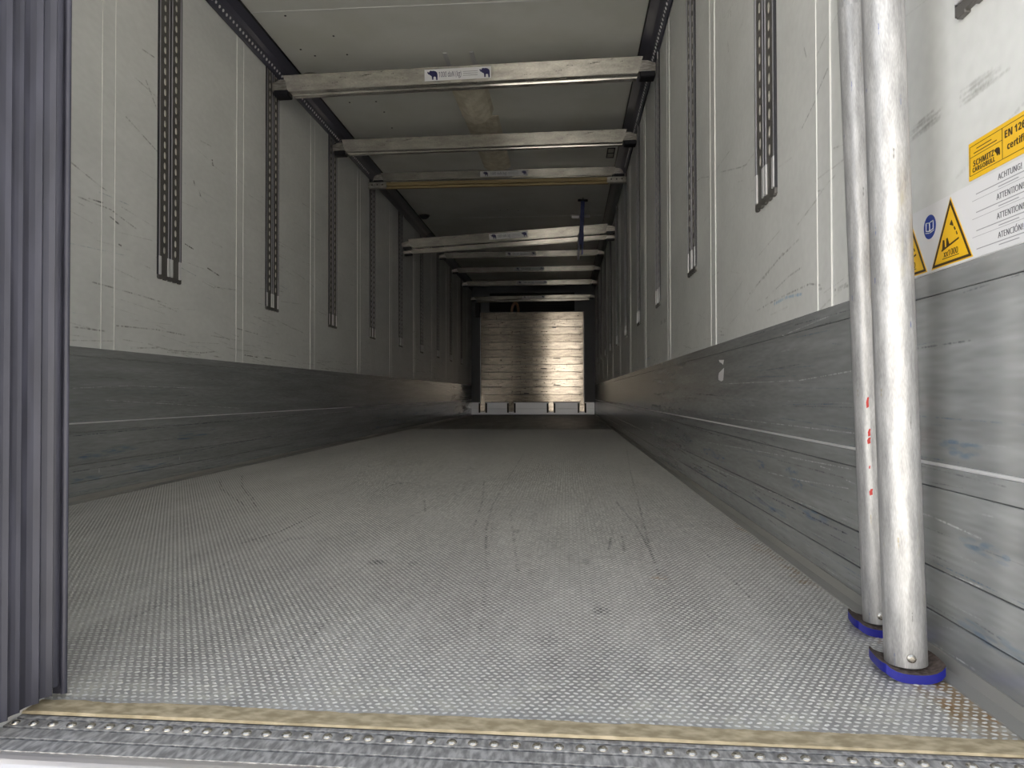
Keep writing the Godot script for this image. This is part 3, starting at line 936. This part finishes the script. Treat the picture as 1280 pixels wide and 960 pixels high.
# ---------------------------------------------------------------- front of the trailer
func bulkhead() -> void:
	var zf := ZF + 0.09
	var b := thing("bulkhead_panel", "scratched bulkhead of horizontal aluminium planks on the front wall", "bulkhead", Vector3(0, 0.265, zf))
	var n := 12
	var h := 1.78 / n
	for i in n:
		var st := S()
		uvm = 4
		X = Transform3D(Basis(Vector3.RIGHT, rng.randf_range(-0.004, 0.004)) * Basis(Vector3.UP, rng.randf_range(-0.0015, 0.0015)), Vector3(0, (i + 0.5) * h, 0))
		box(st, Vector3(-1.03, -h / 2.0 + 0.0036, -0.03), Vector3(1.0, h / 2.0 - 0.0036, 0.0), 0.002)
		X = Transform3D.IDENTITY
		uvm = 0
		part("plank", st, M["plank_%d" % (rng.randi() % 4)], b)
	for x: float in [-1.0, -0.43, 0.36, 0.97]:
		var st := S()
		box(st, Vector3(x - 0.05, -0.195, -0.075), Vector3(x + 0.05, 1.76, -0.032), 0.004)
		part("upright", st, M.plank_1, b)
	var st := S()
	box(st, Vector3(-1.045, 0.0, -0.03), Vector3(-1.032, 1.78, 0.006), 0.002)
	box(st, Vector3(1.002, 0.0, -0.03), Vector3(1.015, 1.78, 0.006), 0.002)
	part("edge_frame", st, M.rib_metal, b)
	st = S()
	lathe(st, [[0.012, 0.0], [0.01, 0.005], [0.0, 0.007]], 8, Vector3.ZERO, Vector3(0, 0, 1))
	st.index()
	var sm := st.commit()
	for p in [[-0.63, 1.37], [-0.17, 1.37], [0.08, 1.37], [-0.63, 0.83], [0.08, 0.83], [0.26, 0.84], [-0.63, 0.3], [0.07, 0.3], [0.23, 0.38], [-0.38, 0.02], [-0.2, 0.02], [-0.53, 0.02], [0.93, 0.02]]:
		var o := MeshInstance3D.new()
		o.name = "screw"
		o.mesh = sm
		o.material_override = M.rivet_metal
		b.add_child(o, true)
		o.position = Vector3(p[0], p[1], 0.0)
	# dents with a bright rim
	st = S()
	for p in [[-0.13, 0.17, 0.05], [0.21, 0.66, 0.06], [0.47, 0.33, 0.07], [0.47, 0.86, 0.07], [0.42, 1.47, 0.04]]:
		prism(st, PackedVector2Array([Vector2(-p[2], -0.008), Vector2(p[2], -0.012), Vector2(p[2] * 1.2, 0.008), Vector2(-p[2] * 0.8, 0.012)]), 0.0, 0.002, Vector3(p[0], p[1], 0), Vector3.RIGHT, Vector3.UP, Vector3(0, 0, 1))
	part("gouge", st, M.track_groove, b, "dark gouges in the planks")
	# the pale rail at its foot, with the corner piece on the right wall
	var r := thing("front_base_rail", "pale grey base rail on the floor in front of the front wall", "rail", Vector3(0, 0, ZF + 0.005))
	st = S()
	box(st, Vector3(-W, 0.015, -0.005), Vector3(W - 0.012, 0.13, 0.008), 0.003)
	box(st, Vector3(-W, 0.132, -0.005), Vector3(W - 0.012, 0.256, 0.008), 0.003)
	part("rail_board", st, M.rail_white, r)
	for x: float in [-1.0, -0.43, 0.36, 0.97]:
		st = S()
		box(st, Vector3(x - 0.085, 0.05, 0.006), Vector3(x - 0.052, 0.24, 0.012), 0.002)
		box(st, Vector3(x + 0.052, 0.05, 0.006), Vector3(x + 0.085, 0.24, 0.012), 0.002)
		part("slot", st, M.dark_opening, r)
	# evaporator opening above
	var e := thing("evaporator_housing", "dark evaporator housing above the planked bulkhead", "cooling unit", Vector3(0, 2.07, ZF))
	st = S()
	box(st, Vector3(-0.865, 0.0, 0.001), Vector3(0.83, 0.36, 0.05), 0.01)
	part("grille_box", st, M.dark_opening, e)
	st = S()
	for i in 7:
		box(st, Vector3(-0.84, 0.03 + i * 0.048, 0.045), Vector3(0.8, 0.036 + i * 0.048, 0.056), 0.001)
	part("grille_slats", st, M.black_plastic, e)
	st = S()
	box(st, Vector3(-1.2, 0.31, 0.001), Vector3(1.2, 0.5, 0.03), 0.006)
	part("top_cover", st, M.front_grey, e)
	var k := thing("junction_box", "small black box at the upper left corner of the planked bulkhead", "box", Vector3(-1.11, 1.955, ZF))
	st = S()
	box(st, Vector3(-0.035, 0.0, 0.0), Vector3(0.06, 0.29, 0.05), 0.006)
	part("case", st, M.black_plastic, k)
	st = S()
	box(st, Vector3(-0.022, 0.02, 0.05), Vector3(0.047, 0.27, 0.056), 0.003)
	part("cover", st, M.track_groove, k)
	var hs := thing("hose_loop", "short tan loop of hose on top of the planked bulkhead", "hose", Vector3(-0.35, 2.05, zf - 0.005))
	st = S()
	var pts := []
	for i in 9:
		var a := PI * i / 8.0
		pts.append(Vector3(-0.065 * cos(a) + 0.01 * sin(a), 0.18 * sin(a), 0.004 * sin(a)))
	tube(st, pts, 0.026, 10)
	part("hose", st, M.hose_tan, hs)

# ---------------------------------------------------------------- load bars
func make_bar(called: String, label: String, z: float, yl: float, yr: float, hf: float, dp: float, sticker: Array, lip := 0.0) -> Node3D:
	# yl and yr: height of the rear face's top at the two walls; local x across the trailer, +z to the door
	var o := thing(called, label, "load bar", Vector3(0, (yl + yr) / 2.0 - hf, z), "load bars across the trailer")
	o.rotation.z = atan2(yr - yl, 2.0 * W)
	var xe := 1.125
	var st := S()
	uvm = 4
	var pr := PackedVector2Array([Vector2(0.0, 0.003), Vector2(0.0, hf - 0.003), Vector2(-0.003, hf), Vector2(-dp + 0.003, hf), Vector2(-dp, hf - 0.003), Vector2(-dp, 0.003), Vector2(-dp + 0.003, 0.0), Vector2(-dp * 0.62, 0.0), Vector2(-dp * 0.58, 0.012), Vector2(-dp * 0.42, 0.012), Vector2(-dp * 0.38, 0.0), Vector2(-0.003, 0.0)])
	# the ends are sawn off slantwise, longer at the top
	var mesh := S()
	prism(mesh, pr, -xe, xe, Vector3.ZERO, Vector3(0, 0, 1), Vector3.UP, Vector3.RIGHT)
	var md := MeshDataTool.new()
	var am := mesh.commit()
	md.create_from_surface(am, 0)
	for i in md.get_vertex_count():
		var p := md.get_vertex(i)
		p.x = signf(p.x) * (xe + 0.035 * (p.y / hf - 0.5))
		md.set_vertex(i, p)
	am.clear_surfaces()
	md.commit_to_surface(am)
	uvm = 0
	var b := MeshInstance3D.new()
	b.name = "bar_body"
	b.mesh = am
	b.material_override = M.bar_aluminium
	o.add_child(b, true)
	if lip > 0.0:
		st = S()
		uvm = 4
		box(st, Vector3(-xe + 0.03, -lip, -dp * 0.8), Vector3(xe - 0.01, -0.008, -0.004), 0.003)
		uvm = 0
		part("lower_lip", st, M.bar_aluminium, o)
	for s: float in [-1.0, 1.0]:
		st = S()
		var q := PackedVector2Array([Vector2(1.09, hf * 0.18), Vector2(1.09, hf * 0.82), Vector2(1.17, hf * 0.78), Vector2(1.2, hf * 0.66), Vector2(1.218, hf * 0.62), Vector2(1.218, hf * 0.1), Vector2(1.17, hf * 0.1)])
		prism(st, q, -dp * 0.75, -dp * 0.12, Vector3.ZERO, Vector3(s, 0, 0), Vector3.UP, Vector3(0, 0, 1))
		part("end_fitting", st, M.aluminium, o)
		st = S()
		box(st, Vector3(s * 1.165 - 0.045, -0.018, -dp * 0.8), Vector3(s * 1.165 + 0.05, hf * 0.16, -dp * 0.08), 0.005)
		part("latch", st, M.fitting_black, o, "black latch under the end")
	if sticker.size():
		var x0: float = sticker[0]
		var x1: float = sticker[1]
		var hs := hf * 0.68
		var y0 := hf * 0.17
		st = S()
		box(st, Vector3(x0, y0, 0.0), Vector3(x1, y0 + hs, 0.0012), 0.0003)
		var k := part("rating_sticker", st, M.sticker_white, o, "white load rating sticker with two dark emblems")
		emblem(M.print_blue, k, Vector3(x0 + 0.05, y0 + hs / 2.0, 0.001), hs * 0.9, Vector3.RIGHT, Vector3(0, 0, 1))
		emblem(M.print_blue, k, Vector3(x1 - 0.04, y0 + hs / 2.0, 0.001), hs * 0.9, Vector3.RIGHT, Vector3(0, 0, 1))
		letters("lettering", "1000 daN (kg)", hs * 0.62, M.print_blue, k, Vector3(lerpf(x0, x1, 0.385), y0 + hs / 2.0, 0.0014), Vector3.ZERO).scale = Vector3((x1 - x0) * 0.36 / (hs * 4.0), 1.0, 1.0)
		st = S()
		for i in 3:
			box(st, Vector3(lerpf(x0, x1, 0.58), y0 + hs * (0.32 + 0.17 * i), 0.001), Vector3(lerpf(x0, x1, 0.80), y0 + hs * (0.35 + 0.17 * i), 0.0016))
		part("small_print", st, M.print_grey, k)
	return o

func bars() -> void:
	make_bar("cargo_bar", "nearest aluminium load bar, with a large white load rating sticker", -4.46, 2.462, 2.505, 0.107, 0.12, [-0.224, 0.197])
	make_bar("cargo_bar", "plain aluminium load bar without a sticker, second from the door", -5.66, 2.475, 2.495, 0.102, 0.11, [])
	make_bar("cargo_bar", "aluminium load bar with a small sticker, just above the yellowish bar", -6.87, 2.575, 2.582, 0.078, 0.04, [-0.16, 0.302])
	# the yellowish bar under it
	var o := thing("cargo_bar", "thin yellowish bar with drilled white end pieces, below another bar", "load bar", Vector3(0, 2.385, -6.74), "load bars across the trailer")
	var st := S()
	uvm = 4
	box(st, Vector3(-1.06, 0.026, -0.04), Vector3(1.06, 0.06, 0.0), 0.004)
	box(st, Vector3(-1.06, 0.0, -0.04), Vector3(1.06, 0.022, -0.006), 0.004)
	uvm = 0
	part("bar_body", st, M.wood_bar, o, "yellowish body")
	for s: float in [-1.0, 1.0]:
		st = S()
		box(st, Vector3(s * 1.135 - 0.09, 0.004, -0.042), Vector3(s * 1.135 + 0.09, 0.062, 0.003), 0.004)
		var e := part("end_piece", st, M.aluminium, o)
		for i in 3:
			st = S()
			lathe(st, [[0.007, -0.002], [0.007, 0.0012], [0.0, 0.0012]], 8, Vector3(s * 1.135 - 0.05 + i * 0.05, 0.036, 0.003), Vector3(0, 0, 1))
			part("hole", st, M.dark_opening, e)
	make_bar("cargo_bar", "slanting aluminium load bar behind the hanging blue bar, its right end higher", -8.13, 2.195, 2.34, 0.098, 0.07, [-0.207, 0.232])
	make_bar("cargo_bar", "bare aluminium load bar fixed close under the slanting bar", -8.2, 2.09, 2.232, 0.05, 0.05, [])
	make_bar("cargo_bar", "aluminium load bar next beyond the slanting one", -10.55, 2.515, 2.53, 0.078, 0.05, [-0.225, 0.223])
	make_bar("cargo_bar", "aluminium load bar, third from the front wall", -11.75, 2.505, 2.512, 0.078, 0.05, [-0.181, 0.304])
	make_bar("cargo_bar", "aluminium load bar, second from the front wall", -12.95, 2.472, 2.478, 0.085, 0.05, [-0.224, 0.324])
	make_bar("cargo_bar", "two-ribbed aluminium load bar right in front of the dark evaporator housing", -14.1, 2.345, 2.37, 0.07, 0.05, [-0.2, 0.25], 0.05)

# ---------------------------------------------------------------- things under the roof
func duct(called: String, label: String, z0: float, z1: float, xa: float, xb: float, sag: float, sd: int) -> Node3D:
	var n := FastNoiseLite.new()
	n.seed = sd
	n.frequency = 5.0
	var o := thing(called, label, "air duct", Vector3((xa + xb) / 2.0, H, (z0 + z1) / 2.0))
	var st := S()
	var nu := 14
	var nv := 24
	var g := []
	for j in nv + 1:
		var row := []
		for i in nu + 1:
			var u := float(i) / nu
			var v := float(j) / nv
			var a := PI * u
			var prof := pow(sin(a), 0.55)
			var x := lerpf(xa, xb, u) + 0.02 * v * (1.0 - u) - (xa + xb) / 2.0
			var d := prof * sag * (0.55 + 0.6 * v) + 0.012 * n.get_noise_2d(u * 0.6, v * 1.4) * prof
			row.append(Vector3(x, -d - 0.001, lerpf(z0, z1, v) - (z0 + z1) / 2.0))
		g.append(row)
	for j in nv:
		for i in nu:
			quad(st, g[j][i], g[j][i + 1], g[j + 1][i + 1], g[j + 1][i], Vector3.DOWN)
	part("sleeve", st, M.canvas, o)
	st = S()
	for e in [0, nv]:
		for i in nu:
			quad(st, g[e][i], g[e][i + 1], Vector3(g[e][i + 1].x, 0, g[e][i + 1].z), Vector3(g[e][i].x, 0, g[e][i].z), Vector3(0, 0, 1 if e == 0 else -1))
	part("sleeve_end", st, M.canvas, o)
	return o

func roof_things() -> void:
	var d := duct("air_duct", "beige canvas air duct sagging under the ceiling behind the nearest bar", -4.74, -5.43, -0.16, 0.115, 0.095, 4)
	var st := S()
	box(st, Vector3(-0.03, -0.05, -0.46), Vector3(0.005, 0.0, -0.38), 0.005)
	part("tie_strap", st, M.white_trim, d, "white tie at its end")
	duct("air_duct", "smaller beige canvas air duct further along, behind the second bar", -5.55, -6.83, -0.135, 0.14, 0.03, 8)
	for x: float in [-0.104, 0.067]:
		var o := thing("ceiling_strap", "short metal strap under the ceiling, %s of the two behind the nearest bar" % ["left" if x < 0.0 else "right"], "strap", Vector3(x, H, -4.6))
		st = S()
		box(st, Vector3(-0.014, -0.008, -0.14), Vector3(0.014, 0.0, 0.1), 0.002)
		part("strap", st, M.rib_metal, o)
		st = S()
		box(st, Vector3(-0.024, -0.02, -0.13), Vector3(0.03, -0.004, -0.085), 0.003)
		part("clip", st, M.track_steel, o)
	var l := thing("ceiling_plate", "small dark framed plate on the ceiling by the right cove", "plate", Vector3(1.065, H, -6.5))
	st = S()
	box(st, Vector3(-0.035, -0.008, -0.13), Vector3(-0.025, 0.0, 0.13), 0.001)
	box(st, Vector3(0.025, -0.008, -0.13), Vector3(0.035, 0.0, 0.13), 0.001)
	for z in [-0.13, -0.005, 0.12]:
		box(st, Vector3(-0.035, -0.008, z), Vector3(0.035, 0.0, z + 0.012), 0.001)
	part("frame", st, M.track_groove, l)
	st = S()
	box(st, Vector3(-0.026, -0.003, -0.12), Vector3(0.026, 0.0, 0.12))
	part("plate", st, M.track_back, l)
	for p in [[-1.06, -4.78, "behind the left end of the nearest bar"], [-1.05, -8.6, "by the left cove, further in"]]:
		var c := thing("roof_lamp", "small dark dome fitting on the ceiling, %s" % p[2], "fitting", Vector3(p[0], H, p[1]))
		st = S()
		lathe(st, [[0.06, 0.0], [0.06, -0.012], [0.05, -0.03], [0.03, -0.042], [0.0, -0.046]], 16, Vector3.ZERO, Vector3.UP)
		part("dome", st, M.track_groove, c)
		st = S()
		lathe(st, [[0.07, 0.0], [0.07, -0.006], [0.058, -0.008]], 16, Vector3.ZERO, Vector3.UP)
		part("base_ring", st, M.track_steel, c)
	# the blue bar hanging in front of the slanting load bar
	var b := thing("hanging_bar", "blue steel bar with two crosspieces hanging from the ceiling on the right", "bar", Vector3(0.82, 1.9, -7.98))
	b.rotation.z = -0.045
	st = S()
	box(st, Vector3(-0.022, 0.17, -0.012), Vector3(0.022, 0.66, 0.012), 0.004)
	box(st, Vector3(0.006, 0.06, -0.012), Vector3(0.028, 0.3, 0.012), 0.004)
	part("bar_body", st, M.bar_blue, b)
	st = S()
	box(st, Vector3(-0.036, 0.0, -0.03), Vector3(-0.008, 0.3, -0.008), 0.004)
	part("lower_leg", st, M.cove_blue, b)
	st = S()
	box(st, Vector3(-0.055, 0.652, -0.02), Vector3(0.055, 0.672, 0.02), 0.004)
	part("top_plate", st, M.fitting_black, b)
	st = S()
	box(st, Vector3(-0.125, 0.475, -0.02), Vector3(0.085, 0.505, -0.008), 0.003)
	var cp := part("crosspiece", st, M.cove_grey, b)
	st = S()
	box(st, Vector3(-0.115, 0.462, -0.009), Vector3(-0.035, 0.492, -0.005), 0.001)
	part("tag", st, M.sticker_white, cp, "white tag")
	st = S()
	tube(st, [Vector3(0.0, 0.67, 0.0), Vector3(0.0, 0.695, 0.0)], 0.008, 8)
	part("hanger_rod", st, M.track_steel, b)

# ---------------------------------------------------------------- poles
func pole(label: String, at: Vector3, r: float, lean: Vector2, yaw: float) -> Node3D:
	var o := thing("cargo_pole", label, "pole", at, "tall poles by the right wall")
	var up := Vector3(lean.x, 1.0, lean.y).normalized()
	var st := S()
	# tube with uv round and along, so that marks stay on the metal
	var side := up.cross(Vector3(0, 0, 1)).normalized()
	var side2 := up.cross(side)
	var seg := 36
	var prof := [[r - 0.004, 0.016], [r, 0.017], [r, 2.46]]
	for k in 2:
		for i in seg:
			var q := []
			for c in [[i, k], [i, k + 1], [i + 1, k + 1], [i + 1, k]]:
				var a: float = TAU * c[0] / seg
				var dv := side * cos(a) + side2 * sin(a)
				q.append([dv * prof[c[1]][0] + up * prof[c[1]][1], dv if k == 1 else -up, Vector2(float(c[0]) / seg, prof[c[1]][1] / 1.1)])
			var flip: bool = (q[2][0] - q[0][0]).cross(q[1][0] - q[0][0]).dot(q[0][1]) < 0.0
			for c in ([0, 2, 1, 0, 3, 2] if flip else [0, 1, 2, 0, 2, 3]):
				st.set_uv(q[c][2])
				st.set_normal(q[c][1])
				st.add_vertex(q[c][0])
	part("tube", st, M.pole_metal, o)
	st = S()
	lathe(st, [[0.0, 0.012], [r - 0.006, 0.012], [r - 0.006, 0.02]], 24, Vector3.ZERO, up)
	part("tube_socket", st, M.track_groove, o)
	# the dished foot: a rounded square plate turned up at its left and right ends
	for top in 2:
		st = S()
		var n := 10
		var hx := 0.045
		var hz := 0.043
		var th := 0.013
		var b := Basis(Vector3.UP, yaw)
		var pt := func(i: int, j: int, y: float) -> Vector3:
			var u := -1.0 + 2.0 * i / n
			var v := -1.0 + 2.0 * j / n
			var round := 1.0 - 0.12 * pow(absf(u * v), 3.0)
			return b * Vector3(u * hx * round, y + 0.012 * pow(absf(u), 2.6), v * hz * round)
		for i in n:
			for j in n:
				if top == 1: quad(st, pt.call(i, j, th), pt.call(i + 1, j, th), pt.call(i + 1, j + 1, th), pt.call(i, j + 1, th), Vector3.UP)
				else: quad(st, pt.call(i, j, 0.0), pt.call(i + 1, j, 0.0), pt.call(i + 1, j + 1, 0.0), pt.call(i, j + 1, 0.0), Vector3.DOWN)
		if top == 0:
			for i in n:
				for e in [0, n]:
					var d := b * Vector3(0, 0, -1.0 if e == 0 else 1.0)
					quad(st, pt.call(i, e, 0.0), pt.call(i + 1, e, 0.0), pt.call(i + 1, e, th), pt.call(i, e, th), d)
					d = b * Vector3(-1.0 if e == 0 else 1.0, 0, 0)
					quad(st, pt.call(e, i, 0.0), pt.call(e, i + 1, 0.0), pt.call(e, i + 1, th), pt.call(e, i, th), d)
			part("foot", st, M.foot_blue, o, "blue painted foot plate")
		else:
			part("foot_top", st, M.foot_rust, o, "rubbed brown upper side of the foot")
	st = S()
	lathe(st, [[r + 0.001, 2.44], [r + 0.004, 2.445], [r + 0.004, 2.49], [r * 0.8, 2.5], [0.0, 2.5]], 24, Vector3.ZERO, up)
	part("head", st, M.foot_blue, o)
	var q := (Vector3(-0.16, 0, 1.0)).normalized()
	st = S()
	lathe(st, [[0.0, 0.004], [0.0035, 0.0038], [0.0062, 0.002], [0.0068, -0.004]], 12, up * 0.032 + q * (r + 0.0005), q)
	part("bolt", st, M.rivet_metal, o)
	return o

func poles() -> void:
	pole("thick scratched metal pole on a bright blue foot, in front of the thinner pole", Vector3(1.163, 0.0, -1.118), 0.0292, Vector2(-0.0245, 0.0), -0.1)
	var p := pole("metal pole with red paint marks, partly hidden behind the thicker pole", Vector3(1.205, 0.0, -1.315), 0.024, Vector2(-0.0315, 0.0), -0.16)
	for m in [[0.40, 0.46, 0.010, 0.004], [0.348, 0.43, 0.007, 0.004], [0.334, 0.47, 0.006, 0.005], [0.288, 0.5, 0.003, 0.002], [0.245, 0.47, 0.006, 0.005]]:
		var st := S()
		var a: float = m[1]
		var n := Vector3(-sin(a), 0, cos(a))
		var u := Vector3(cos(a), 0, sin(a))
		var c := Vector3(-0.0315 * m[0], m[0], 0) + n * 0.0236
		prism(st, PackedVector2Array([Vector2(-0.4, -1) * m[2], Vector2(0.5, -0.7) * m[2], Vector2(0.4, 0.2) * m[2], Vector2(0.6, 1.0) * m[2], Vector2(-0.1, 0.9) * m[2], Vector2(-0.6, 0.1) * m[2]]), 0.0, 0.0009, c, u * m[3] / m[2], Vector3.UP, n)
		part("paint_mark", st, M.paint_red, p, "splash of red paint")
